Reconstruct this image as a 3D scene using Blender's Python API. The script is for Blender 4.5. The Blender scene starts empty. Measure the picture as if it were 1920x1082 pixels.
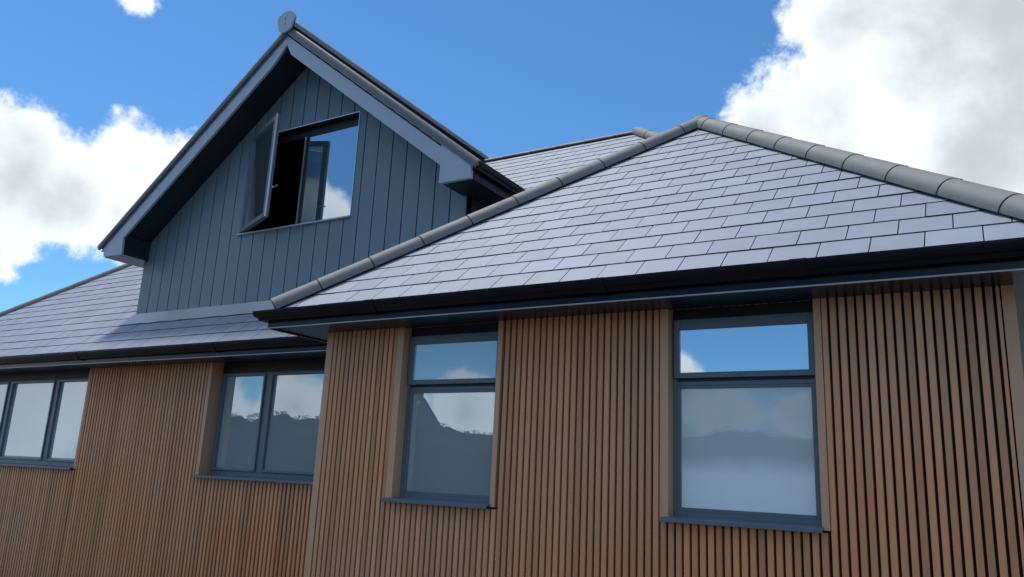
import bpy, bmesh, math, random
from mathutils import Vector, Matrix
R = math.radians
random.seed(11)
S = bpy.context.scene
COL = S.collection

# ------------------------------------------------------------------ camera
YAW, PITCH, ROLL, FPX = R(-31.37), R(13.4), R(2.70), 1485.84
cam = bpy.data.cameras.new('camera'); cam_o = bpy.data.objects.new('camera', cam); COL.objects.link(cam_o)
fwd = Vector((math.sin(YAW)*math.cos(PITCH), math.cos(YAW)*math.cos(PITCH), math.sin(PITCH)))
rt = Vector((math.cos(YAW), -math.sin(YAW), 0)); up = rt.cross(fwd)
r2 = rt*math.cos(ROLL)+up*math.sin(ROLL); u2 = up*math.cos(ROLL)-rt*math.sin(ROLL)
M = Matrix((r2, u2, -fwd)).transposed().to_4x4(); M.translation = Vector((5.3102, -5.4441, 1.0481))
cam_o.matrix_world = M
cam.sensor_width = 36; cam.lens = FPX*36/1920; cam.clip_start = .05; cam.clip_end = 2000
S.camera = cam_o

# ------------------------------------------------------------------ light, sky
SUN = Vector((-.36, .07, .93)).normalized()
sun = bpy.data.lights.new('sun', 'SUN'); sun.energy = 1.4; sun.angle = R(8); sun.color = (1, .95, .87)
sun_o = bpy.data.objects.new('sun', sun); COL.objects.link(sun_o)
sun_o.rotation_euler = SUN.to_track_quat('Z', 'Y').to_euler(); sun_o.location = SUN*60
S.view_settings.view_transform = 'Standard'; S.view_settings.look = 'None'
S.view_settings.exposure = 1.42; S.view_settings.gamma = 1

W = bpy.data.worlds.new('World'); S.world = W; W.use_nodes = True
nt = W.node_tree; nt.nodes.clear()
def N(tree, typ, **kw):
    n = tree.nodes.new(typ)
    for k, v in kw.items(): setattr(n, k, v)
    return n
def math_n(tree, op, a, b=None, c=None, clamp=False):
    n = N(tree, 'ShaderNodeMath', operation=op, use_clamp=clamp)
    for i, v in enumerate((a, b, c)):
        if v is None: continue
        if isinstance(v, (int, float)): n.inputs[i].default_value = v
        else: tree.links.new(v, n.inputs[i])
    return n.outputs[0]
L = nt.links.new
sky = N(nt, 'ShaderNodeTexSky', sky_type='NISHITA', sun_disc=False)
sky.sun_elevation = math.asin(SUN.z); sky.sun_rotation = math.atan2(SUN.x, SUN.y)
sky.air_density = 1.0; sky.dust_density = .0; sky.ozone_density = 3.0
tc = N(nt, 'ShaderNodeTexCoord')
nz = N(nt, 'ShaderNodeTexNoise'); nz.inputs['Scale'].default_value = 7; nz.inputs['Detail'].default_value = 11; nz.inputs['Roughness'].default_value = .66
L(tc.outputs['Generated'], nz.inputs['Vector'])
nb = N(nt, 'ShaderNodeTexNoise'); nb.inputs['Scale'].default_value = 3.0; nb.inputs['Detail'].default_value = 4
L(tc.outputs['Generated'], nb.inputs['Vector'])
# (direction, radius in degrees, weight)
CLOUDS = [
 ((-.864,.411,.292),5.2,1),((-.807,.49,.318),4.4,1),((-.838,.45,.288),4.8,1),((-.772,.53,.338),2.9,.85),((-.885,.37,.295),4.0,1),
 ((-.853,.40,.325),2.8,.9),((-.825,.495,.270),2.6,.9),((-.763,.435,.484),1.1,.42),((-.755,.447,.481),.9,.36),((-.925,.31,.285),4.4,1),((-.804,.463,.373),1.1,.43),
 ((-.878,.43,.213),1.5,.44),((-.888,.424,.183),1.2,.4),
 ((-.03,.885,.465),8.0,1.1),((.06,.86,.50),10,1.2),((-.13,.89,.43),5.2,1),((-.20,.89,.41),3.6,.95),((-.10,.855,.515),5.0,1),
 ((.08,.90,.42),10,1.2),((-.12,.93,.38),6,1),((.2,.85,.5),14,1.2),((-.05,.83,.56),6.5,1),((.02,.95,.33),10,1),
 # high bright clouds out of view, added to brighten the roofs
 ((-.25,.05,.97),15,1.1),((-.62,.2,.75),8,1),((.45,.35,.8),12,1.1),((.6,.3,.7),16,1.1),
 # low clouds over the far side of the yard, seen in the glass, then fill clouds
 ((-.70,-.655,.285),2.9,1.15),((-.675,-.68,.282),2.6,1.15),((-.75,-.62,.24),3,.95),((-.90,-.42,.10),11,1.05),((-.95,-.28,.12),12,1),
 ((-.325,-.94,.118),2.4,.95),((-.27,-.96,.085),2.4,.85),((-.19,-.98,.085),2.2,.85),((-.56,-.82,.075),3.2,.95),((-.62,-.78,.07),2.6,.85),
 ((-.72,-.69,.07),3,.9),((-.78,-.62,.075),3,.85),((.2,-.95,.2),12,1),((.55,-.8,.2),9,1),((.9,-.3,.25),10,1.1),((-.50,-.46,.74),12,1.2),((-.25,-.62,.75),13,1.1),((-.86,-.22,.47),12,1.2),((-.75,-.1,.65),12,1.1),((.05,-.75,.66),13,1.1),((.45,-.55,.7),11,1),((0,-.3,.95),16,1.1),  # the high ones are unseen, added to light the shaded front
]
acc = None
nv = N(nt, 'ShaderNodeVectorMath', operation='NORMALIZE'); L(tc.outputs['Generated'], nv.inputs[0])
for d, r, w in CLOUDS:
    dp = N(nt, 'ShaderNodeVectorMath', operation='DOT_PRODUCT'); L(nv.outputs[0], dp.inputs[0]); dp.inputs[1].default_value = Vector(d).normalized()
    ang = math_n(nt, 'ARCCOSINE', math_n(nt, 'MINIMUM', dp.outputs['Value'], 1.0))
    f = math_n(nt, 'MULTIPLY', math_n(nt, 'SUBTRACT', 1.0, math_n(nt, 'DIVIDE', ang, R(r)*1.25)), w)
    acc = f if acc is None else math_n(nt, 'SMOOTH_MAX', acc, f, .12)
acc = math_n(nt, 'MAXIMUM', acc, -.6)
dens = math_n(nt, 'ADD', acc, math_n(nt, 'MULTIPLY', math_n(nt, 'SUBTRACT', nz.outputs['Fac'], .5), 1.75))
def smooth(tree, v, lo, hi, a=0., b=1.):
    m = N(tree, 'ShaderNodeMapRange', interpolation_type='SMOOTHSTEP')
    tree.links.new(v, m.inputs[0])
    for i, x in enumerate((lo, hi, a, b)): m.inputs[i+1].default_value = x
    return m.outputs[0]
off = N(nt, 'ShaderNodeVectorMath', operation='ADD'); L(tc.outputs['Generated'], off.inputs[0]); off.inputs[1].default_value = (SUN.x*.03-.012, SUN.y*.03, .03)
nz2 = N(nt, 'ShaderNodeTexNoise'); nz2.inputs['Scale'].default_value = 7; nz2.inputs['Detail'].default_value = 5; nz2.inputs['Roughness'].default_value = .6
L(off.outputs[0], nz2.inputs['Vector'])
relief = math_n(nt, 'MULTIPLY', math_n(nt, 'SUBTRACT', nz2.outputs['Fac'], nz.outputs['Fac']), 1.9)
alpha = smooth(nt, dens, .16, .42)
thick = smooth(nt, math_n(nt, 'ADD', math_n(nt, 'ADD', dens, relief), math_n(nt, 'MULTIPLY', math_n(nt, 'SUBTRACT', nb.outputs['Fac'], .5), 1.3)), .30, 1.35)
ccol = N(nt, 'ShaderNodeMix', data_type='RGBA'); L(thick, ccol.inputs[0])
ccol.inputs[6].default_value = (.62, .66, .70, 1); ccol.inputs[7].default_value = (.345, .375, .395, 1)
bg1 = N(nt, 'ShaderNodeBackground'); 
deep = N(nt, 'ShaderNodeMix', data_type='RGBA', blend_type='MULTIPLY'); deep.inputs[0].default_value = 1; deep.inputs[7].default_value = (.555, .90, 1.12, 1)
L(sky.outputs[0], deep.inputs[6]); L(deep.outputs[2], bg1.inputs[0]); bg1.inputs[1].default_value = .05
bg2 = N(nt, 'ShaderNodeBackground'); L(ccol.outputs[2], bg2.inputs[0]); bg2.inputs[1].default_value = .66
mx = N(nt, 'ShaderNodeMixShader'); L(alpha, mx.inputs[0]); L(bg1.outputs[0], mx.inputs[1]); L(bg2.outputs[0], mx.inputs[2])
wo = N(nt, 'ShaderNodeOutputWorld'); L(mx.outputs[0], wo.inputs[0])

# ------------------------------------------------------------------ materials
def mat(name, col, rough=.5, var=.0, island=.0, scale=(3, 3, 3), bump=0., bscale=40, metallic=0., spec=.5, patch=None):
    m = bpy.data.materials.new(name); m.use_nodes = True
    t = m.node_tree; b = t.nodes['Principled BSDF']
    b.inputs['Roughness'].default_value = rough; b.inputs['Metallic'].default_value = metallic
    b.inputs['Specular IOR Level'].default_value = spec
    c4 = (*col, 1)
    co = N(t, 'ShaderNodeTexCoord'); mp = N(t, 'ShaderNodeMapping'); mp.inputs['Scale'].default_value = scale
    t.links.new(co.outputs['Object'], mp.inputs['Vector'])
    n1 = N(t, 'ShaderNodeTexNoise'); n1.inputs['Scale'].default_value = 1; n1.inputs['Detail'].default_value = 6; n1.inputs['Roughness'].default_value = .6
    t.links.new(mp.outputs[0], n1.inputs['Vector'])
    v = math_n(t, 'MULTIPLY_ADD', n1.outputs['Fac'], 2*var, 1-var)
    if island:
        g = N(t, 'ShaderNodeNewGeometry')
        v = math_n(t, 'ADD', v, math_n(t, 'MULTIPLY_ADD', g.outputs['Random Per Island'], 2*island, -island))
    base = None
    if patch:      # second colour, in broad noise patches
        pc, psc, lo, hi = patch
        mp2 = N(t, 'ShaderNodeMapping'); mp2.inputs['Scale'].default_value = psc; t.links.new(co.outputs['Object'], mp2.inputs['Vector'])
        n2 = N(t, 'ShaderNodeTexNoise'); n2.inputs['Scale'].default_value = 1; n2.inputs['Detail'].default_value = 5
        t.links.new(mp2.outputs[0], n2.inputs['Vector'])
        pm = N(t, 'ShaderNodeMix', data_type='RGBA'); t.links.new(smooth(t, n2.outputs['Fac'], lo, hi), pm.inputs[0])
        pm.inputs[6].default_value = c4; pm.inputs[7].default_value = (*pc, 1); base = pm.outputs[2]
    hs = N(t, 'ShaderNodeMix', data_type='RGBA', blend_type='MULTIPLY'); hs.inputs[0].default_value = 1
    if base: t.links.new(base, hs.inputs[6])
    else: hs.inputs[6].default_value = c4
    cc = N(t, 'ShaderNodeCombineColor')
    for i in range(3): t.links.new(v, cc.inputs[i])
    t.links.new(cc.outputs[0], hs.inputs[7]); t.links.new(hs.outputs[2], b.inputs['Base Color'])
    rv = math_n(t, 'MULTIPLY_ADD', n1.outputs['Fac'], rough*.5, rough*.75); t.links.new(rv, b.inputs['Roughness'])
    if bump:
        n3 = N(t, 'ShaderNodeTexNoise'); n3.inputs['Scale'].default_value = bscale; n3.inputs['Detail'].default_value = 5
        t.links.new(co.outputs['Object'], n3.inputs['Vector'])
        bp = N(t, 'ShaderNodeBump'); bp.inputs['Strength'].default_value = bump; bp.inputs['Distance'].default_value = .01
        t.links.new(n3.outputs['Fac'], bp.inputs['Height']); t.links.new(bp.outputs[0], b.inputs['Normal'])
    return m
MT = {}
MT['slat'] = mat('slat_composite', (.455, .272, .170), .5, var=.16, island=.17, scale=(30, 30, 1.3), bump=.12, bscale=60,
                 patch=((.52, .232, .104), (.4, .4, .6), .34, .68))
MT['trim'] = mat('trim_composite', (.47, .295, .192), .5, var=.10, scale=(25, 25, 1.2), bump=.08, bscale=60)
MT['backing'] = mat('groove_backing', (.012, .010, .009), .8, var=.1)
MT['slate'] = mat('slate', (.215, .243, .318), .55, var=.12, island=.08, scale=(5, 5, 5), bump=.10, bscale=26, spec=.22)
MT['slate_edge_shade'] = mat('slate_edge_shade', (.012, .013, .017), .7)  # near-black stands in for the shadow gap under each course
MT['deck'] = mat('roof_felt', (.01, .01, .012), .8)
MT['cap'] = mat('hip_cap', (.170, .173, .182), .7, spec=.3, var=.2, scale=(6, 6, 6), bump=.2, bscale=120)
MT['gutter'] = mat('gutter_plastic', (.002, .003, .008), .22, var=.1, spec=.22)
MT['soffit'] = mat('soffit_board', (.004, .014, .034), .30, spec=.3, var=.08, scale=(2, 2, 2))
MT['clad'] = mat('dormer_cladding', (.102, .160, .212), .42, var=.10, island=.05, scale=(5, 5, .8), bump=.05, bscale=30)
MT['barge'] = mat('bargeboard', (.28, .36, .46), .40, var=.06, scale=(2, 2, 2))
MT['verge'] = mat('verge_strip', (.085, .10, .125), .5, var=.06)
MT['lip'] = mat('fascia_lip', (.30, .32, .35), .4)
MT['ridge_dark'] = mat('ridge_strip', (.02, .022, .028), .6)
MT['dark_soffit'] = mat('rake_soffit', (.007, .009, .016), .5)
MT['frame'] = mat('window_frame', (.092, .132, .182), .36, var=.05)
MT['gasket_and_shade'] = mat('gasket_and_shade', (.006, .007, .01), .5)
MT['alu'] = mat('aluminium_edge', (.55, .56, .58), .28, var=.05, metallic=.9)
MT['lead'] = mat('lead_flashing', (.36, .40, .45), .38, var=.15, scale=(3, 3, 3), bump=.25, bscale=9)
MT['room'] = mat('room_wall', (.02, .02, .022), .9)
MT['blind'] = mat('roller_blind', (.42, .46, .47), .8, var=.05)
MT['haze'] = mat('haze_sheet', (.70, .86, .94), .3, var=.03)  # pale colour standing in for bright haze reflected in the pane
MT['render'] = mat('plaster', (.45, .43, .4), .8, var=.08)
MT['gravel'] = mat('gravel', (.11, .105, .095), .9, var=.35, scale=(9, 9, 9), bump=.5, bscale=30)
MT['paving'] = mat('paving', (.075, .07, .066), .75, var=.2, scale=(2, 2, 2), bump=.2, bscale=12)
MT['leaf'] = mat('leaf', (.024, .033, .028), .8, var=.2, island=.3, spec=.1, scale=(2, 2, 2))
MT['bark'] = mat('bark', (.09, .065, .045), .9, var=.3, scale=(9, 9, 2))
MT['brick'] = mat('brick', (.12, .115, .11), .8, var=.2, scale=(6, 6, 6))
MT['tile'] = mat('roof_tile', (.055, .056, .06), .7, var=.2, scale=(5, 5, 5))
def glass(name, veil):
    m = bpy.data.materials.new(name); m.use_nodes = True; t = m.node_tree; t.nodes.clear()
    fr = N(t, 'ShaderNodeFresnel'); fr.inputs[0].default_value = 1.6
    fac = math_n(t, 'MULTIPLY_ADD', fr.outputs[0], .55, .52, clamp=True)
    tr = N(t, 'ShaderNodeBsdfTransparent'); tr.inputs[0].default_value = (.74, .82, .84, 1)
    gl = N(t, 'ShaderNodeBsdfGlossy'); gl.inputs[0].default_value = (.86, .93, 1, 1); gl.inputs['Roughness'].default_value = .0
    ms = N(t, 'ShaderNodeMixShader'); t.links.new(fac, ms.inputs[0]); t.links.new(tr.outputs[0], ms.inputs[1]); t.links.new(gl.outputs[0], ms.inputs[2])
    df = N(t, 'ShaderNodeBsdfDiffuse'); df.inputs[0].default_value = (.42, .55, .62, 1)      # diffuse haze put in over the reflections; frosting on the frosted glass
    m2 = N(t, 'ShaderNodeMixShader'); m2.inputs[0].default_value = veil; t.links.new(ms.outputs[0], m2.inputs[1]); t.links.new(df.outputs[0], m2.inputs[2])
    o = N(t, 'ShaderNodeOutputMaterial'); t.links.new(m2.outputs[0], o.inputs[0]); return m
MT['glass'] = glass('window_glass', .06); MT['glass_veiled'] = glass('veiled_glass', .44); MT['glass_frosted'] = glass('frosted_glass', .62)

def haze():
    m = MT['haze']; t = m.node_tree; b = t.nodes['Principled BSDF']
    co = N(t, 'ShaderNodeTexCoord'); sp = N(t, 'ShaderNodeSeparateXYZ'); t.links.new(co.outputs['Object'], sp.inputs[0])
    nn = N(t, 'ShaderNodeTexNoise'); nn.inputs['Scale'].default_value = 4; t.links.new(co.outputs['Object'], nn.inputs['Vector'])
    t.links.new(smooth(t, math_n(t, 'MULTIPLY_ADD', nn.outputs['Fac'], .05, sp.outputs[2]), 1.14, 1.30, .93, .34), b.inputs['Alpha'])
haze()
# ------------------------------------------------------------------ mesh helpers
class MB:
    def __init__(s): s.v = []; s.f = []; s.m = []; s.mats = []
    def mi(s, k):
        if k not in s.mats: s.mats.append(k)
        return s.mats.index(k)
    def poly(s, pts, k):
        b = len(s.v); s.v += [tuple(p) for p in pts]; s.f.append(tuple(range(b, b+len(pts)))); s.m.append(s.mi(k))
    def solid(s, bottom, top, k, kside=None, cap_bottom=True):
        n = len(bottom); b = len(s.v); s.v += [tuple(p) for p in bottom]+[tuple(p) for p in top]
        i, j = s.mi(k), s.mi(kside or k)
        s.f.append(tuple(b+n+q for q in range(n))); s.m.append(i)
        if cap_bottom: s.f.append(tuple(b+q for q in reversed(range(n)))); s.m.append(i)
        for q in range(n):
            w = (q+1) % n; s.f.append((b+q, b+w, b+n+w, b+n+q)); s.m.append(j)
    def box(s, x0, x1, y0, y1, z0, z1, k):
        s.solid([(x0,y0,z0),(x1,y0,z0),(x1,y1,z0),(x0,y1,z0)], [(x0,y0,z1),(x1,y0,z1),(x1,y1,z1),(x0,y1,z1)], k)
    def prism_y(s, pts, y0, y1, k):      # polygon given in x, z
        s.solid([(x,y1,z) for x, z in pts], [(x,y0,z) for x, z in pts], k)
    def loft(s, rings, k, caps=True, closed=True):
        n = len(rings[0]); b = len(s.v); i = s.mi(k)
        for r in rings: s.v += [tuple(p) for p in r]
        for a in range(len(rings)-1):
            for q in range(n if closed else n-1):
                w = (q+1) % n; s.f.append((b+a*n+q, b+a*n+w, b+(a+1)*n+w, b+(a+1)*n+q)); s.m.append(i)
        if caps:
            s.f.append(tuple(b+q for q in reversed(range(n)))); s.m.append(i)
            e = b+(len(rings)-1)*n; s.f.append(tuple(e+q for q in range(n))); s.m.append(i)
    def build(s, name, parent=None, bevel=0., smooth=False, pivot=None, recalc=True):
        me = bpy.data.meshes.new(name); me.from_pydata(s.v, [], s.f)
        for k in s.mats: me.materials.append(MT[k])
        me.polygons.foreach_set('material_index', s.m)
        if recalc:
            bm = bmesh.new(); bm.from_mesh(me); bmesh.ops.recalc_face_normals(bm, faces=bm.faces); bm.to_mesh(me); bm.free()
        if smooth:
            me.polygons.foreach_set('use_smooth', [True]*len(me.polygons))
            if hasattr(me, 'set_sharp_from_angle'): me.set_sharp_from_angle(angle=R(38))
        o = bpy.data.objects.new(name, me); COL.objects.link(o)
        if bevel:
            md = o.modifiers.new('bevel', 'BEVEL'); md.width = bevel; md.segments = 2; md.limit_method = 'ANGLE'; md.harden_normals = False
        if parent: o.parent = parent
        return o
def tag(o, label=None, cat=None, group=None, kind=None):
    if label: o['label'] = label
    if cat: o['category'] = cat
    if group: o['group'] = group
    if kind: o['kind'] = kind
    return o
def empty(name, loc, label, cat, group=None):
    o = bpy.data.objects.new(name, None); COL.objects.link(o); o.location = loc; tag(o, label, cat, group); return o

def clip(poly, region):          # Sutherland-Hodgman, convex region, counter-clockwise
    out = poly
    for i in range(len(region)):
        a, b = region[i], region[(i+1) % len(region)]; inp, out = out, []
        side = lambda p: (b[0]-a[0])*(p[1]-a[1])-(b[1]-a[1])*(p[0]-a[0])
        for j in range(len(inp)):
            p, q = inp[j], inp[(j+1) % len(inp)]; sp, sq = side(p), side(q)
            if sp >= 0: out.append(p)
            if (sp >= 0) != (sq >= 0):
                t = sp/(sp-sq); out.append((p[0]+(q[0]-p[0])*t, p[1]+(q[1]-p[1])*t))
        if len(out) < 3: return []
    return out
def slates(mb, O, U, V, region, gauge=.242, width=.303, first=.25, uoff=0., skip=None, seed=1):
    """courses of slates on the plane O + u U + v V"""
    rnd = random.Random(seed)
    O, U, V = Vector(O), Vector(U).normalized(), Vector(V).normalized(); Nn = U.cross(V)
    if Nn.z < 0: Nn = -Nn
    us = [p[0] for p in region]; vs = [p[1] for p in region]
    P = lambda u, v, h: O+U*u+V*v+Nn*h
    mb.poly([P(u, v, -.012) for u, v in region], 'deck')
    k = 0; v1 = first
    while v1-gauge < max(vs):
        v0 = v1-gauge
        off = uoff+(width/2 if k % 2 else 0)
        n0 = int((min(us)-off)/width)-2; n1 = int((max(us)-off)/width)+2
        for i in range(n0, n1):
            a = off+i*width+.0034; b = off+(i+1)*width-.0034
            pl = clip([(a, v0), (b, v0), (b, v1), (a, v1)], region)
            if len(pl) < 3: continue
            cu = sum(p[0] for p in pl)/len(pl); cv = sum(p[1] for p in pl)/len(pl)
            if skip and skip(cu, cv): continue
            lift = rnd.uniform(-.0008, .0012); tw = rnd.uniform(-.0012, .0012)
            h = lambda u, v:   .0095+lift+tw*(u-a)/width-.0075*(v-v0)/gauge
            mb.solid([P(u, v, -.010) for u, v in pl], [P(u, v, h(u, v)) for u, v in pl], 'slate', 'slate_edge_shade', cap_bottom=False)
        v1 += gauge; k += 1

def caps(parent, A, B, name, first, pitch=.54, r=.105, down=1, drop=.062, clipmark=True, kmax=99, k='cap'):
    """half round ridge / hip tiles along A -> B; each one its own mesh"""
    A, B = Vector(A), Vector(B); d = (B-A); Ln = d.length; d.normalize()
    side = d.cross(Vector((0, 0, 1))).normalized(); upv = side.cross(d).normalized()
    def ring(s, rad, lo, n=14, flat=.0):
        c = A+d*s-upv*drop; pts = []
        for i in range(n+1):
            an = lo+(math.pi-2*lo)*i/n
            x, z = math.cos(an)*rad*1.12, math.sin(an)*rad
            pts.append(c+side*x+upv*(z+.02))
        return pts
    core = MB(); lo = -.30
    core.loft([ring(.01, r-.007, lo), ring(Ln-.01, r-.007, lo)], 'deck')
    w = r*1.12+.006
    q = lambda s, sg, z: A+d*s+side*(sg*w)+upv*z
    core.build('hip_underlay', parent)
    s = 0.; e = first; n = 0
    while s < Ln-.02 and n < kmax:
        e = min(e, Ln)
        mb = MB(); s0, s1 = s+(.0055 if s > 0 else 0), e-.0055
        ra, rb = (r-.001, r+.003) if down > 0 else (r+.003, r-.001)
        rings = []
        for q_, (t, rr) in enumerate(((s0, ra-.012), (s0, ra), (s1, rb), (s1, rb-.012))): rings.append(ring(t, rr, -.22))
        mb.loft(rings, k, caps=False, closed=False)
        # lower lips
        for sd in (0, -1):
            mb.poly([rings[0][sd], rings[1][sd], rings[2][sd], rings[3][sd]], k)
        if clipmark and s > 0:
            c = A+d*(s0+.03)-upv*drop+upv*(r+.018); a = side*.014; b = d*.010; z = upv*.010
            mb.solid([c-a-b-z, c+a-b-z, c+a+b-z, c-a+b-z], [c-a*.7-b*.7+z*.6, c+a*.7-b*.7+z*.6, c+a*.7+b*.7+z*.6, c-a*.7+b*.7+z*.6], 'cap')
        mb.build(name, parent, smooth=True)
        s = e; e = s+pitch; n += 1
def sweep(mb, prof, path, k, side=1):
    """extrude profile (u outward, z) along a horizontal path with mitred corners"""
    path = [Vector(p) for p in path]; rings = []
    ns = []
    for a, b in zip(path, path[1:]):
        d = (b-a).normalized(); ns.append(Vector((d.y, -d.x, 0))*side)
    for i, p in enumerate(path):
        if i == 0: m = ns[0]
        elif i == len(path)-1: m = ns[-1]
        else: m = (ns[i-1]+ns[i])/(1+ns[i-1].dot(ns[i]))
        rings.append([p+m*u+Vector((0, 0, z)) for u, z in prof])
    mb.loft(rings, k)
OGEE = [(0, .0), (.004, -.004), (.006, -.085), (.052, -.088), (.060, -.082), (.067, -.066), (.070, -.062), (.078, -.060), (.092, -.050), (.102, -.032), (.104, -.012),
        (.108, -.008), (.108, .0), (.098, .002), (.094, -.006), (.090, -.035), (.07, -.05), (.02, -.055), (.012, -.002)]

# ------------------------------------------------------------------ setting
G = -.78
mb = MB(); mb.poly([(-900, -900, G), (900, -900, G), (900, 900, G), (-900, 900, G)], 'gravel')
tag(mb.build('ground'), kind='structure')
mb = MB(); mb.poly([(-14, -9, G+.004), (9, -9, G+.004), (9, 1.3, G+.004), (-14, 1.3, G+.004)], 'paving')
tag(mb.build('pavement'), kind='structure')

# ------------------------------------------------------------------ the house
house = empty('house', (-3, 6, G), 'brown slatted house with grey slate roofs and a dark gabled dormer', 'house')
HI = Matrix.Translation(house.location).inverted()
def part(mb, name, parent=None, **kw):
    o = mb.build(name, parent or house, **kw)
    o.matrix_parent_inverse = HI if parent is None else Matrix.Identity(4)
    return o

P_ = .8247; TH = math.atan(P_); CT = math.cos(TH)
XR = 5.4883; OV = .3845; SOF = 2.30; EZ = 2.466          # wing: right wall corner, overhang, soffit and roof-plane eave level
XE = XR+OV; HW = XE/1-XR/2                                # half span incl. overhang
YM = 1.2039; OM = .3803; YE = YM-OM; DEP = 5.1015          # main wall, its eave line, eave to ridge
XL = -11.9                                                # left eave corner of the main roof
RIDZ = EZ+P_*DEP; APZ = EZ+P_*HW; APX = XR/2; APY = HW-OV

def slat_wall(name, x0, x1, y, z0, z1, openings, trims_l, trims_r, pitch, phase, seed):
    """vertical slats with a dark groove backing, leaving window openings free"""
    rnd = random.Random(seed)
    mb = MB(); sw = pitch*(.70 if seed == 3 else .585); x = x0+trims_l+pitch*.27*.6+phase
    xs = []
    while x < x1-trims_r-.006: xs.append(x); x += pitch
    for x in xs:
        a, b = x, min(x+sw, x1-trims_r-.004)
        segs = [(z0, z1)]
        for (o0, o1, p0, p1, tl, tr) in openings:
            if b > o0-tl-.004 and a < o1+tr+.004:
                if a < o0-tl-.004 and b-(o0-tl) < sw*.6: b = o0-tl-.004; continue
                if b > o1+tr+.004 and (o1+tr)-a < sw*.6: a = o1+tr+.004; continue
                ns = []
                for s0, s1 in segs:
                    if p0-.035 > s0: ns.append((s0, p0-.035))
                    if p1 < s1: ns.append((p1, s1))
                segs = ns
        if b-a < .008: continue
        dy = rnd.uniform(-.0008, .0008)
        for s0, s1 in segs:
            e = .003
            pr = [(a, y+.044), (a, y+e+dy), (a+e, y+dy), (b-e, y+dy), (b, y+e+dy), (b, y+.044)]
            mb.solid([(p, q, s0) for p, q in pr], [(p, q, s1) for p, q in pr], 'slat')
    # backing, in panels between the openings
    cuts = sorted(openings); xa = x0
    for (o0, o1, p0, p1, tl, tr) in cuts:
        mb.box(xa, o0-.004, y+.044, y+.10, z0, z1, 'backing')
        if p0 > z0: mb.box(o0-.004, o1+.004, y+.044, y+.10, z0, p0-.02, 'backing')
        if p1 < z1: mb.box(o0-.004, o1+.004, y+.044, y+.10, p1+.02, z1, 'backing')
        xa = o1+.004
    mb.box(xa, x1, y+.044, y+.10, z0, z1, 'backing')
    return part(mb, name)

# wing wall
W2 = (.8955, 1.8779, .835, SOF, .070, .046); W3 = (3.3394, 4.345, .835, SOF, .062, .048)
wing = slat_wall('slatted_wall', 0, XR, 0, G, SOF+.02, [W2, W3], .055, .072, .0555, 0, 3)
tag(wing, 'slatted front wall of the projecting wing, nearest the camera')
mb = MB(); mb.box(-.022, .052, -.003, .0235, G, SOF+.02, 'trim'); mb.box(-.022, -.0005, .0236, 1.2, G, SOF+.02, 'trim'); part(mb, 'corner_trim', wing)
mb = MB(); mb.box(XR-.068, XR, -.003, .10, G, SOF+.02, 'trim'); part(mb, 'corner_trim', wing, bevel=.003)
for (o0, o1, p0, p1, tl, tr) in (W2, W3):
    for a, b in ((o0-tl, o0), (o1, o1+tr)):
        mb = MB(); mb.box(a, b, -.003, .135, p0-.02, SOF+.02, 'trim'); part(mb, 'window_trim', wing, bevel=.002)
# main wall
M1 = (-9.7, -5.80, .905, SOF, .03, .05); M2 = (-3.14, -.92, .905, SOF, .06, .05)
mainw = slat_wall('slatted_wall', XL+OM, -.023, YM, G, SOF+.02, [M1, M2], .06, .0, .0640, 0, 5)
tag(mainw, 'slatted wall of the main range, set back to the left')
for (o0, o1, p0, p1, tl, tr) in (M1, M2):
    for a, b in ((o0-tl, o0), (o1, o1+tr)):
        mb = MB(); mb.box(a, b, YM-.003, YM+.25, p0-.02, SOF+.02, 'trim'); part(mb, 'window_trim', mainw, bevel=.002)
# plain side and back walls
mb = MB()
mb.box(XR-.10, XR, .101, 10.0, G, SOF+.02, 'trim'); part(mb, 'side_wall'); mb = MB(); mb.box(XL+OM, XL+OM+.1, YM+.101, 10.0, G, SOF+.02, 'trim')
part(mb, 'side_wall'); mb = MB(); mb.box(XL+OM, XR, 10.001, 10.1, G, SOF+.02, 'trim'); part(mb, 'back_wall'); mb = MB(); mb.box(0, .1, .101, YM+.2, G, SOF+.02, 'backing'); part(mb, 'side_wall')
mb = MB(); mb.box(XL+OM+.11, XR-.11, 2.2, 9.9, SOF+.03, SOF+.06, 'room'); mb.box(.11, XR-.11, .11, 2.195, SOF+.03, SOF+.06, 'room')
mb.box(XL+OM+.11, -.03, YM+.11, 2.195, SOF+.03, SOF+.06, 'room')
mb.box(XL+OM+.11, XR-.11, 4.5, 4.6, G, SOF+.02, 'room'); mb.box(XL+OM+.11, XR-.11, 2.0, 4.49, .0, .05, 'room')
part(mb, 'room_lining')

# ---- lower windows
def rect_frame(mb, x0, x1, z0, z1, y0, y1, w, k, wb=None, wt=None):
    wb = wb or w; wt = wt or w
    mb.box(x0, x0+w, y0, y1, z0, z1, k); mb.box(x1-w, x1, y0, y1, z0, z1, k)
    mb.box(x0+w, x1-w, y0, y1, z0, z0+wb, k); mb.box(x0+w, x1-w, y0, y1, z1-wt, z1, k)
def pane(parent, x0, x1, z0, z1, y, k='glass'):
    mb = MB(); mb.box(x0, x1, y, y+.006, z0, z1, k); return part(mb, 'pane', parent)
def sill(parent, x0, x1, y, z, d=.07, kind='frame'):
    mb = MB()
    pr = [(y-d, z-.028), (y-d, z-.004), (y-d+.01, z+.002), (y+.13, z+.016), (y+.13, z-.012), (y-d+.006, z-.012), (y-d+.006, z-.028)]
    mb.solid([(x0, a, b) for a, b in pr], [(x1, a, b) for a, b in pr], kind)
    return part(mb, 'window_sill', parent, bevel=.002)
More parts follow.
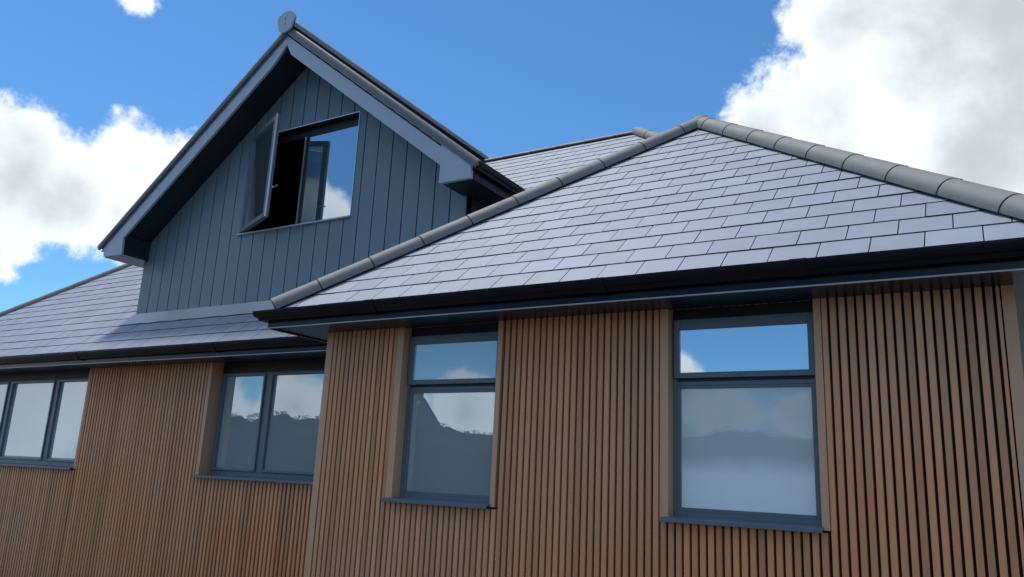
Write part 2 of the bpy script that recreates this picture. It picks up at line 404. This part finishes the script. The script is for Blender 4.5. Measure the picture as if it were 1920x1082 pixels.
def tall_window(o, label, haze=False, blind=False):
    o0, o1, p0, p1, tl, tr = o
    x0, x1 = o0+.001, o1-.001; y0 = .10; T = 1.785
    mb = MB()
    rect_frame(mb, x0, x1, p0+.005, 2.238, y0+.004, y0+.075, .028, 'frame', wb=.034, wt=.03)
    mb.box(x0, x1, y0+.002, y0+.075, 2.2385, SOF+.015, 'gasket_and_shade')  # near-black head, paints in the shade under the soffit
    mb.box(x0+.028, x1-.028, y0+.014, y0+.075, T-.035, T+.018, 'frame')       # transom
    mb.box(x0+.030, x1-.030, y0+.006, y0+.0135, T-.004, T+.012, 'gasket_and_shade')  # dark strip drawn as the shadow gap below the fanlight
    w = part(mb, 'window', bevel=.002); tag(w, label)
    mb = MB()        # top hung fanlight, standing proud of the frame
    rect_frame(mb, x0+.012, x1-.012, T+.016, SOF-.07, y0-.024, y0+.003, .042, 'frame', wb=.040, wt=.074)
    part(mb, 'fanlight_sash', w, bevel=.003)
    mb = MB()
    rect_frame(mb, x0+.0285, x1-.0285, p0+.0395, T-.036, y0+.010, y0+.05, .022, 'frame', wb=.024, wt=.018)
    part(mb, 'glazing_bead', w, bevel=.002)
    pane(w, x0+.05, x1-.05, T+.05, SOF-.14, y0-.006, 'glass_frosted' if blind else 'glass')
    pane(w, x0+.045, x1-.045, p0+.06, T-.05, y0+.03, 'glass_veiled')
    sill(w, o0-(.05 if o0 < 2 else .04), o1+.012, 0, p0-.006)
    if haze:
        mb = MB(); mb.box(x0+.052, x1-.052, y0+.0255, y0+.0275, p0+.065, T-.055, 'haze'); part(mb, 'haze_sheet', w)  # added sheet that paints the reflected haze on the lower pane
    mb = MB(); mb.box(x0+.04, x1-.04, y0+.12, y0+.125, p0+.05, 2.2 if blind else 1.5, 'blind'); part(mb, 'roller_blind', w)
    return w
tall_window(W2, 'tall window left of centre in the front wing, glass reflecting a dark skyline', blind=True)
tall_window(W3, 'tall window at the right of the front wing, pale lower pane', haze=True)
def wide_window(o, label, mulls, y0, zt=2.165, blind=True, lowrail=None):
    o0, o1, p0, p1, tl, tr = o; x0, x1 = o0+.001, o1-.001
    mb = MB()
    rect_frame(mb, x0, x1, p0+.005, zt+.012, y0, y0+.07, .045, 'frame', wb=.06, wt=.0115)
    mb.box(x0, x1, y0-.002, y0+.07, zt+.0125, SOF+.015, 'gasket_and_shade')  # dark head over the glass, soffit shade put into its colour
    for m in mulls: mb.box(m-.05, m+.05, y0-.001, y0+.071, p0+.065, zt, 'frame')
    w = part(mb, 'window', bevel=.002); tag(w, label)
    ed = [x0+.045]+[q for m in mulls for q in (m-.05, m+.05)]+[x1-.045]
    for i in range(0, len(ed), 2):
        a, b = ed[i]+.001, ed[i+1]-.001
        mb = MB(); rect_frame(mb, a, b, p0+.066, zt-.001, y0-.02, y0+.045, .028, 'frame', wb=.03)
        part(mb, 'window_sash', w, bevel=.003)
        pane(w, a+.02, b-.02, p0+.08, zt-.02, y0+.02, 'glass_veiled')
    sill(w, o0-.05, o1+.012, YM, p0-.006, d=.06)
    if blind:
        mb = MB(); mb.box(x0+.05, x1-.05, y0+.12, y0+.125, p0+.06, zt, 'blind'); part(mb, 'roller_blind', w)
    return w
wide_window(M2, 'wide two-light window tucked beside the projecting wing', [-2.28], YM+.17)
wide_window(M1, 'wide window at the far left with pale reflections', [-8.08, -6.78], YM+.12)

# ---- eaves of the wing and the main range
mb = MB()
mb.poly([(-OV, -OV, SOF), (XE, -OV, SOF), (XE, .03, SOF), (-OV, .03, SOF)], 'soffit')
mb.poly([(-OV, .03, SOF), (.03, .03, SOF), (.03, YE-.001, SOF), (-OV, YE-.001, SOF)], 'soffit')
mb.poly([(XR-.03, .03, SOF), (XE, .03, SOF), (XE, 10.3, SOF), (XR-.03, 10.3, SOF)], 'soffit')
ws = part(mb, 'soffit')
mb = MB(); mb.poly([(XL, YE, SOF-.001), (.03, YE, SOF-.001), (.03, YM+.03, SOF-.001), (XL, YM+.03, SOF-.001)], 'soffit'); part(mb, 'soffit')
FAS = [(0, SOF-.012), (.018, SOF-.012), (.018, EZ-.02), (0, EZ-.02)]
mb = MB(); sweep(mb, FAS, [(XE, 10.3, 0), (XE, -OV, 0), (-OV, -OV, 0), (-OV, YE-.002, 0)], 'gutter', side=-1); LIP = [(.0185, SOF-.013), (.024, SOF-.013), (.024, SOF-.003), (.0185, SOF-.003)]
fa = part(mb, 'fascia', bevel=.002)
mb = MB(); sweep(mb, LIP, [(XE, 10.3, 0), (XE, -OV, 0), (-OV, -OV, 0), (-OV, YE-.002, 0)], 'lip', side=-1); part(mb, 'fascia_lip', fa)
mb = MB(); sweep(mb, FAS, [(-OV-.02, YE, 0), (XL, YE, 0), (XL, 10.3, 0)], 'gutter', side=-1); fa = part(mb, 'fascia', bevel=.002)
mb = MB(); sweep(mb, LIP, [(-OV-.02, YE, 0), (XL, YE, 0)], 'lip', side=-1); part(mb, 'fascia_lip', fa)
def gutter(path, name='gutter', joints=(), side=-1, prof=OGEE):
    mb = MB(); sweep(mb, prof, path, 'gutter', side=side); g = part(mb, name, smooth=True)
    for x, y in joints:
        mb = MB(); sweep(mb, [(.004, -.0935), (.058, -.0935), (.066, -.086), (.075, -.0655), (.094, -.055), (.1065, -.034), (.1125, -.010), (.1125, .005), (.100, .005), (.03, -.058), (.004, -.058)],
                         [(x+.05, y, path[0][2]), (x-.05, y, path[0][2])], 'gutter', side=side); part(mb, 'gutter_joint', g, smooth=True)
    return g
GZ = EZ-.026; q = .0185
gutter([(XE+q, 10.3, GZ), (XE+q, -OV-q, GZ), (-OV-q, -OV-q, GZ), (-OV-q, YE-.14, GZ)], joints=((3.0, -OV-q), (4.36, -OV-q), (.9, -OV-q)))
gutter([(-OV-.02, YE-q, GZ), (XL-q, YE-q, GZ), (XL-q, 10.3, GZ)], joints=((-2.6, YE-q), (-5.4, YE-q)))

# ---- roofs
LT = (-5.965, 4.138); AP = (-2.473, 6.779); RTp = (.690, 4.332)
sl = (AP[1]-LT[1])/(AP[0]-LT[0]); sr = (RTp[1]-AP[1])/(RTp[0]-AP[0])
top = lambda x: LT[1]+sl*(x-LT[0]) if x < AP[0] else AP[1]+sr*(x-AP[0])
def in_dormer(x, y):
    z = EZ+P_*(y-YE)
    return (-5.4 < x < .2 and y > 1.75 and z < top(x)-.15)
c, s = CT, math.sin(TH)
wr = MB()
slates(wr, (0, -OV, EZ), (1, 0, 0), (0, c, s), [(-OV, -.03), (XE, -.03), (XE, 0), (APX, HW/c), (-OV, 0)], uoff=3.537-.303*20, first=.25, gauge=.2395, seed=2)
VY = YE+(APZ-EZ)/P_                                      # where the wing ridge meets the main roof
slates(wr, (-OV, 0, EZ), (0, 1, 0), (c, 0, s), [(YE, 0), (VY, HW/c), (APY, HW/c), (-OV, 0)][::-1] if False else [(-OV, 0), (APY, HW/c), (VY, HW/c), (YE, 0)][::-1], seed=3)
wing_roof = part(wr, 'roof'); tag(wing_roof, 'hipped slate roof of the front wing')
mr = MB()
XRI = XE-DEP; XLI = XL+DEP
slates(mr, (0, YE, EZ), (1, 0, 0), (0, c, s), [(XL, -.03), (-OV, -.03), (XE, 0), (XRI, DEP/c), (XLI, DEP/c)], first=.255, gauge=.2455, uoff=.05,
       skip=lambda u, v: in_dormer(u, YE+v*c) or (u > -OV and (v*c+YE < VY) and u > -OV+(v*c)*1.0+.25), seed=4)
slates(mr, (XL, 0, EZ), (0, 1, 0), (c, 0, s), [(YE, 0), (YE+2*DEP, 0), (YE+DEP, DEP/c)][::-1], seed=5)
slates(mr, (XE, 0, EZ), (0, 1, 0), (-c, 0, s), [(-OV, 0), (YE+2*DEP, 0), (YE+DEP, DEP/c), (VY, HW/c), (APY, HW/c)], seed=6)
mr.poly([(XL, YE+2*DEP, EZ), (XE, YE+2*DEP, EZ), (XRI, YE+DEP, RIDZ), (XLI, YE+DEP, RIDZ)], 'slate')
main_roof = part(mr, 'roof'); tag(main_roof, 'long slate roof of the main range behind the dormer')
ID = Matrix.Identity(4)
H = .045
caps(wing_roof, (APX, APY, APZ+H), (-OV, -OV, EZ+H), 'hip_tile', .34)
caps(wing_roof, (APX, APY, APZ+H), (XE, -OV, EZ+H), 'hip_tile', .27)
caps(wing_roof, (APX, APY-.05, APZ+H), (APX, VY, APZ+H), 'ridge_tile', .5)
mb = MB()     # cap where the two hips and the ridge meet
cx, cy, cz = APX, APY, APZ+H-.05
rings = []
for i in range(7):
    an = math.pi/2*i/6; rr = .128*math.cos(an)+.001; rings.append([(cx+rr*math.cos(t*math.pi/12), cy+rr*math.sin(t*math.pi/12), cz+.118*math.sin(an)) for t in range(24)])
rings.insert(0, [(cx+.14*math.cos(t*math.pi/12), cy+.14*math.sin(t*math.pi/12), cz-.10) for t in range(24)])
mb.loft(rings, 'cap'); part(mb, 'apex_cap', wing_roof, smooth=True)
caps(main_roof, (XRI, YE+DEP, RIDZ+.03), (XLI, YE+DEP, RIDZ+.03), 'ridge_tile', .5, r=.062, k='ridge_dark')
caps(main_roof, (XRI-.1, YE+DEP+.02, RIDZ+.06), (APX, VY, APZ+.03), 'hip_tile', .55, r=.10, clipmark=False)
caps(main_roof, (XLI, YE+DEP, RIDZ+.03), (XL, YE, EZ+.03), 'hip_tile', .5, r=.085, clipmark=False)

# ------------------------------------------------------------------ dormer
YD = 1.6213; YB = 1.179
DXL, DXR = -5.552, .338
WX0, WX1, WZ0, WZ1 = -3.49, -1.44, 4.165, 5.595
baseZ = EZ+P_*(YD-YE)
mb = MB(); bp = .2355; x = DXR
def board(xa, xb, z0, ztop):
    mb.solid([(xa, YD, z0), (xb, YD, z0), (xb, YD+.02, z0), (xa, YD+.02, z0)],
             [(xa, YD, ztop(xa)), (xb, YD, ztop(xb)), (xb, YD+.02, ztop(xb)), (xa, YD+.02, ztop(xa))], 'clad')
zt = lambda x: top(x)-.20
edges = []
while x > DXL: edges.append((max(x-bp, DXL), x)); x -= bp
for i, (a, b) in enumerate(edges):
    a += .0078; b -= .0078
    pieces = [(a, b)]
    if a < AP[0] < b: pieces = [(a, AP[0]), (AP[0], b)]
    for a, b in pieces:
        if b <= WX0 or a >= WX1: board(a, b, baseZ, zt); continue
        if a < WX0: board(a, WX0, baseZ, zt); a = WX0
        if b > WX1: board(WX1, b, baseZ, zt); b = WX1
        board(a, b, baseZ, lambda x: WZ0); board(a, b, WZ1, zt)
for (a, b, z0, z1) in ((DXL, WX0-.001, baseZ, None), (WX1+.001, DXR, baseZ, None), (WX0-.001, WX1+.001, baseZ, WZ0-.001), (WX0-.001, WX1+.001, WZ1+.001, None)):
    f = (lambda x: z1) if z1 else zt
    xs = [a, b] if not (z1 is None and a < AP[0] < b) else [a, AP[0], b]
    lo = [(q, YD+.012, z0) for q in xs]; hi = [(q, YD+.012, f(q)) for q in reversed(xs)]
    pl = lo+hi; mb.solid([(p, YD+.10, r_) for p, _, r_ in pl], pl, 'backing')
mb.box(DXL, DXR, YD-.006, YD-.0005, baseZ-.03, baseZ+.022, 'soffit')
dw = part(mb, 'dormer_wall', bevel=0)
for xa, xb in ((DXR-.1, DXR), (DXL, DXL+.1)):
    mb = MB(); z1 = zt(xa if xa > 0 else xb); y1 = YE+(z1+.3-EZ)/P_
    mb.solid([(xa, YD+.021, baseZ-.3), (xa, YD+.021, z1), (xa, y1, z1), ], [(xb, YD+.021, baseZ-.3), (xb, YD+.021, z1), (xb, y1, z1)], 'dark_soffit')  # near-black cheek, deep shade below the eave put into its colour
    part(mb, 'dormer_cheek')
# dark room behind the dormer window
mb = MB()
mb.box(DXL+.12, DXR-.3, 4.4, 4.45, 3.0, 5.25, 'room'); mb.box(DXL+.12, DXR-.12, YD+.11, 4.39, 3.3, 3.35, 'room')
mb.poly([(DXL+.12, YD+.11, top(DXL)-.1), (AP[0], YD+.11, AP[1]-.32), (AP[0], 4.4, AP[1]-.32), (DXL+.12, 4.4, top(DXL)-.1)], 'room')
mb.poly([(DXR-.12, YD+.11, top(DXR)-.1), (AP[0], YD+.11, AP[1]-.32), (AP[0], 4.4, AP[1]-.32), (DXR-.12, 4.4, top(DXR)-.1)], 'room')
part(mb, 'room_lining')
# apron flashing
mb = MB(); a0 = YD-.0; fd = .22
P3 = lambda x, y, h: (x, y-h*s, EZ+P_*(y-YE)+h*c)
nseg = 40; xs = [DXL-.03+(DXR-DXL+.06)*i/nseg for i in range(nseg+1)]
rings = [[P3(x, YD-fd-.006*math.sin(i*1.7), .014), P3(x, YD-fd, .019+.003*math.sin(i*2.3)), P3(x, YD-.02, .022+.003*math.cos(i*1.9)), (x, YD-.008, baseZ+.04), (x, YD-.001, baseZ+.04), P3(x, YD-.001, .012)] for i, x in enumerate(xs)]
mb.loft(rings, 'lead'); part(mb, 'lead_flashing', smooth=True)

# dormer roof slabs + slates
YB2 = YE+DEP+.15
dr = MB()
for sg, tip, sp in ((-1, LT, sl), (1, RTp, sr)):
    ln = math.hypot(AP[0]-tip[0], AP[1]-tip[1]); n = (Vector((AP[0]-tip[0], 0, AP[1]-tip[1]))/ln)
    tz = -.035
    dr.prism_y([(tip[0], tip[1]+tz-.03), (AP[0], AP[1]+tz-.03), (AP[0], AP[1]-.10), (tip[0], tip[1]-.06)][::sg], YB+.05, YB2, 'deck')
    slates(dr, (tip[0], 0, tip[1]+tz), (0, 1, 0), n, [(YB, -.04), (YB2, -.04), (YB2, ln), (YB, ln)], seed=8+sg)
dormer_roof = part(dr, 'dormer_roof')
# rake soffit, boxed eaves
BV = .272
mb = MB()
for tip in (LT, RTp):
    mb = MB(); xe = tip[0]+(.5 if tip is LT else -.45)
    z = lambda x: top(x)-BV+.035
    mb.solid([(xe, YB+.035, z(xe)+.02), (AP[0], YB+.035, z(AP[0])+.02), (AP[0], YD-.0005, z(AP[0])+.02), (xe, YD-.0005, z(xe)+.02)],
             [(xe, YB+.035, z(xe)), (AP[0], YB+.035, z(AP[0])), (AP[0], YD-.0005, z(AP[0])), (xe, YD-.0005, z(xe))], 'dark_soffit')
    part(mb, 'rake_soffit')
mb = MB()
LBX = (-5.93, -5.47, 3.975); RBX = (.283, .686, 4.178)
yEl = YE+(LBX[2]+.1-EZ)/P_; yEr = YE+(RBX[2]+.1-EZ)/P_
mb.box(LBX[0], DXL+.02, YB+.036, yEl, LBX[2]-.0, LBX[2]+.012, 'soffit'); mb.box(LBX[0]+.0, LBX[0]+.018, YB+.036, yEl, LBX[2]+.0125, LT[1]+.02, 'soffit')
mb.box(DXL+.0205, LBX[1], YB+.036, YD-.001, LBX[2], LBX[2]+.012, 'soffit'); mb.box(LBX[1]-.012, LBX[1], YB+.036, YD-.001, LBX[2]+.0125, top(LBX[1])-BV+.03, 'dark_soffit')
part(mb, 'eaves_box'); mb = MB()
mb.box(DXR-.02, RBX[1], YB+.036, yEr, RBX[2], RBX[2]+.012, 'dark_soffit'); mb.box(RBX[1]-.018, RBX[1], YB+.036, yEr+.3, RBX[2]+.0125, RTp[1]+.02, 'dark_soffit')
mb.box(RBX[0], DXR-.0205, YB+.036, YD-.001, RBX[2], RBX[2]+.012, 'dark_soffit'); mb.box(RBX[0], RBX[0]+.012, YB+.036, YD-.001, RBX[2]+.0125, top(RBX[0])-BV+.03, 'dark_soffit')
part(mb, 'eaves_box')
# bargeboards
def barge(pts, k='barge', y0=YB, y1=YB+.035):
    mb = MB(); mb.prism_y(pts, y0, y1, k); return part(mb, 'bargeboard', dormer_roof, bevel=.003)
inn = lambda x: top(x)-BV
barge([(LT[0], LT[1]), (AP[0]-.002, AP[1]), (AP[0]-.002, inn(AP[0])+.10), (AP[0]-.22, inn(AP[0]-.22)+.015), (LBX[1]-.02, inn(LBX[1]-.02)), (LBX[1], LBX[2]-.004), (LBX[0]+.02, LBX[2]+.006)])
barge([(AP[0], AP[1]), (.262, top(.262)), (.262, inn(.262)), (AP[0]+.10, inn(AP[0]+.10)), (AP[0], inn(AP[0])+.10)])
barge([(.266, top(.266)), (RTp[0], RTp[1]), (RBX[1], RBX[2]-.004), (RBX[0]-.02, RBX[2]-.004), (.266, inn(.266))], y0=YB-.012)
# verge caps
for tip, sg in ((LT, -1), (RTp, 1)):
    d = Vector((AP[0]-tip[0], 0, AP[1]-tip[1])); ln = d.length; d.normalize(); up_ = Vector((-d.z, 0, d.x))*(1 if d.x > 0 else -1)
    mb = MB()
    pr = [(YB-.030, -.010), (YB-.036, .0), (YB-.036, .052), (YB-.026, .076), (YB-.004, .088), (YB+.09, .088), (YB+.09, .078), (YB+.0, .074), (YB-.018, .062), (YB-.024, .004), (YB-.004, .004), (YB-.004, -.010)]
    O = Vector((tip[0], 0, tip[1]))
    rings = [[O+d*t+up_*h+Vector((0, y, 0)) for y, h in pr] for t in (-.07, ln+.0)]
    mb.loft(rings, 'verge'); part(mb, 'verge_cap', dormer_roof, smooth=True)
# ridge of the dormer with its end disc
caps(dormer_roof, (AP[0], YB-.03, AP[1]+.115), (AP[0], YB2, AP[1]+.035), 'ridge_tile', .45, r=.11, drop=.05, clipmark=False)
mb = MB()
zc = AP[1]+.125
out = [(-.02, -.175), (.045, -.165), (.10, -.13), (.128, -.04), (.15, .03), (.155, .075), (.135, .125), (.09, .165), (.03, .185), (-.03, .185), (-.09, .165), (-.135, .125), (-.155, .075), (-.15, .03), (-.13, -.05), (-.105, -.13), (-.06, -.165)]
out = [(a*1.02, b*.88) for a, b in out]
mb.prism_y([(AP[0]+a, zc+b) for a, b in out], YB-.075, YB-.045, 'barge')
mb.prism_y([(AP[0]+a*.9+.015, zc+b*.93-.006) for a, b in out], YB-.0445, YB-.031, 'gasket_and_shade')
for dz, h in ((.05, .022), (-.03, .018)): mb.box(AP[0]-.008, AP[0]+.004, YB-.0775, YB-.0752, zc+dz-h, zc+dz+h, 'gasket_and_shade')
part(mb, 'ridge_end_cap', dormer_roof, bevel=.004)
# dormer gutters
mb = MB(); sweep(mb, OGEE, [(RBX[1]+.003, YB+.02, RTp[1]+.03), (RBX[1]+.003, yEr+.35, RTp[1]+.03)], 'gutter', side=1); part(mb, 'gutter', smooth=True)
mb = MB(); sweep(mb, OGEE, [(LBX[0]-.003, YB+.02, LT[1]+.03), (LBX[0]-.003, yEl+.3, LT[1]+.03)], 'gutter', side=-1); part(mb, 'gutter', smooth=True)

# dormer window
mb = MB(); yw = YD+.10
rect_frame(mb, WX0, WX1, WZ0, WZ1, yw, yw+.07, .035, 'gasket_and_shade', wb=.035, wt=.12)
MU = -2.475
mb.box(MU-.026, MU+.030, yw-.012, yw+.069, WZ0+.036, WZ1-.121, 'gasket_and_shade')
# reveal lining
mb.box(WX0, WX0+.008, YD+.0, yw-.0005, WZ0, WZ1, 'gasket_and_shade'); mb.box(WX1-.008, WX1, YD-.004, yw-.0005, WZ0, WZ1, 'frame')
mb.box(WX0+.009, WX1-.009, YD+.0, yw-.0005, WZ1-.008, WZ1, 'gasket_and_shade')
w = part(mb, 'window', bevel=.002); tag(w, 'dormer window with its left casement standing open')
mb = MB(); mb.box(WX0+.3, WX1, YD-.008, YD-.001, WZ1-.004, WZ1+.008, 'alu'); mb.box(WX1-.003, WX1+.008, YD-.008, YD-.001, WZ0, WZ1-.0045, 'alu')
mb.box(MU-.016, MU+.014, yw-.02, yw-.0125, WZ0+.04, WZ1-.125, 'alu')
part(mb, 'metal_trim', w)
pane(w, MU+.031, WX1-.03, WZ0+.03, WZ1-.115, yw+.012)
mb = MB(); mb.box(WX0-.01, WX1+.012, YD-.035, yw-.0005, WZ0-.022, WZ0-.0005, 'barge'); part(mb, 'window_sill', w, bevel=.002)
# open casement, hinged on its left stile
ang = R(23); sw_ = 1.0; HX, HY = WX0+.02, YD+.02
ex = Vector((math.cos(ang), -math.sin(ang), 0)); ey = Vector((math.sin(ang), math.cos(ang), 0))
def sbox(mb, u0, u1, v0, v1, z0, z1, k):
    q_ = lambda u, v, z: Vector((HX, HY, 0))+ex*u+ey*v+Vector((0, 0, z))
    mb.solid([q_(u0, v0, z0), q_(u1, v0, z0), q_(u1, v1, z0), q_(u0, v1, z0)], [q_(u0, v0, z1), q_(u1, v0, z1), q_(u1, v1, z1), q_(u0, v1, z1)], k)
z0, z1 = WZ0+.02, WZ1+.03
mb = MB()
sbox(mb, 0, .06, -.03, .03, z0, z1, 'frame'); sbox(mb, sw_-.075, sw_, -.03, .03, z0, z1, 'frame')
sbox(mb, .06, sw_-.075, -.03, .03, z0, z0+.065, 'frame'); sbox(mb, .06, sw_-.075, -.03, .03, z1-.065, z1, 'frame')
part(mb, 'open_sash', w, bevel=.004)
mb = MB(); sbox(mb, sw_+.0005, sw_+.010, -.03, -.006, z0, z1+.01, 'alu'); part(mb, 'sash_edge', w, bevel=.003)
mb = MB(); sbox(mb, .055, sw_-.07, -.004, .004, z0+.06, z1-.06, 'glass'); part(mb, 'pane', w)
mb = MB(); zz = z0+.42
sbox(mb, sw_-.05, sw_-.03, .0305, .06, zz, zz+.03, 'alu'); sbox(mb, sw_-.05, sw_+.07, .0605, .075, zz+.004, zz+.022, 'alu'); part(mb, 'handle', w, bevel=.003)
mb = MB(); sbox(mb, .45, .462, .035, .047, z0+.01, z0+.02, 'alu'); part(mb, 'stay', w)

# ------------------------------------------------------------------ across the yard: what the glass reflects
def foliage(mb, c, rad, n, size, rnd):
    for _ in range(n):
        while True:
            p = Vector((rnd.uniform(-1, 1), rnd.uniform(-1, 1), rnd.uniform(-1, 1)))
            if .25 < p.length < 1 and rnd.random() < .35+.65*p.length: break
        p = Vector((c[0]+p.x*rad[0], c[1]+p.y*rad[1], c[2]+p.z*rad[2]))
        a = Vector((rnd.gauss(0, 1), rnd.gauss(0, 1), rnd.gauss(0, 1))).normalized(); b = a.orthogonal().normalized(); sz = size*rnd.uniform(.5, 1.3)
        e = a.cross(b)
        mb.poly([p-b*sz, p+e*sz*.5, p+b*sz, p-e*sz*.5], 'leaf')
def limb(mb, a, b, r0, r1, k='bark', n=7):
    a, b = Vector(a), Vector(b); d = (b-a).normalized(); u = d.orthogonal().normalized(); v = d.cross(u)
    mb.loft([[p+u*r*math.cos(2*math.pi*i/n)+v*r*math.sin(2*math.pi*i/n) for i in range(n)] for p, r in ((a, r0), (b, r1))], k)
def tree(x, y, h, rad, label, seed):
    rnd = random.Random(seed)
    t = empty('tree', (x, y, G), label, 'tree', 'trees across the yard')
    mb = MB(); limb(mb, (0, 0, 0), (0, 0, h*.45), .13, .09)
    for i in range(6):
        an = i*1.05; limb(mb, (0, 0, h*(.3+.02*i)), (rad*.6*math.cos(an), rad*.6*math.sin(an), h*(.62+.03*i)), .06, .02)
    mb.build('trunk', t)
    mb = MB()
    for i in range(7):
        foliage(mb, (rnd.uniform(-.55, .55)*rad, rnd.uniform(-.55, .55)*rad, h*rnd.uniform(.45, .85)), (rad*.55, rad*.55, h*.17), 420, .075, rnd)
    mb.build('crown', t, recalc=False)
tree(-32.0, -23.5, 5.0, 1.9, 'leafy tree across the yard, left one of the reflected pair', 1)
tree(-27.5, -23.0, 4.6, 1.6, 'leafy tree across the yard, right one of the reflected pair', 2)
tree(-21.6, -30.0, 5.0, 1.3, 'slim leafy tree across the yard, beside the neighbouring bungalow', 3)
rnd = random.Random(5)
mb = MB(); xs = [-45+i*1.0 for i in range(54)]
hh = lambda x: 3.35+.9*max(0, min(1, (-x-24)/5))+.18*math.sin(x*1.3)+.12*math.sin(x*3.1)
mb.loft([[(x, -26.4, G), (x, -26.3, G+hh(x)*.75+.6), (x, -26.9, G+hh(x)+.55), (x, -27.5, G+hh(x)*.75+.6), (x, -27.5, G)] for x in xs], 'leaf')
for x in xs:
    foliage(mb, (x, -26.5+rnd.uniform(-.2, .2), G+hh(x)+.36), (.8, .5, .34), 330, .055, rnd)
    foliage(mb, (x, -26.3, G+hh(x)*.5), (.8, .35, hh(x)*.55), 140, .08, rnd)
tag(mb.build('hedge', recalc=False), 'tall clipped hedge across the yard, reflected in the panes', 'hedge')
hs = empty('bungalow', (-30.5, -34, G), 'low neighbouring bungalow with a chimney, reflected in the left wing window', 'house')
mb = MB(); mb.box(-2.2, 5.4, -3, 3, 0, 3.6, 'brick'); mb.build('wall', hs)
mb = MB(); mb.solid([(-2.5, -3.3, 3.605), (5.7, -3.3, 3.605), (5.7, 3.3, 3.605), (-2.5, 3.3, 3.605)], [(-2.4, -.05, 6.4), (5.6, -.05, 6.4), (5.6, .05, 6.4), (-2.4, .05, 6.4)], 'tile'); rf = mb.build('roof', hs)
mb = MB(); mb.box(4.6, 5.3, -.3, .3, 5.9, 7.0, 'brick'); mb.box(4.5, 5.4, -.36, .36, 7.005, 7.1, 'brick'); mb.build('chimney', rf)
for x in (-1.0, 1.0, 3.4):
    mb = MB(); mb.box(x-.6, x+.6, 3.002, 3.05, 1.0, 2.1, 'frame'); mb.build('window', hs)
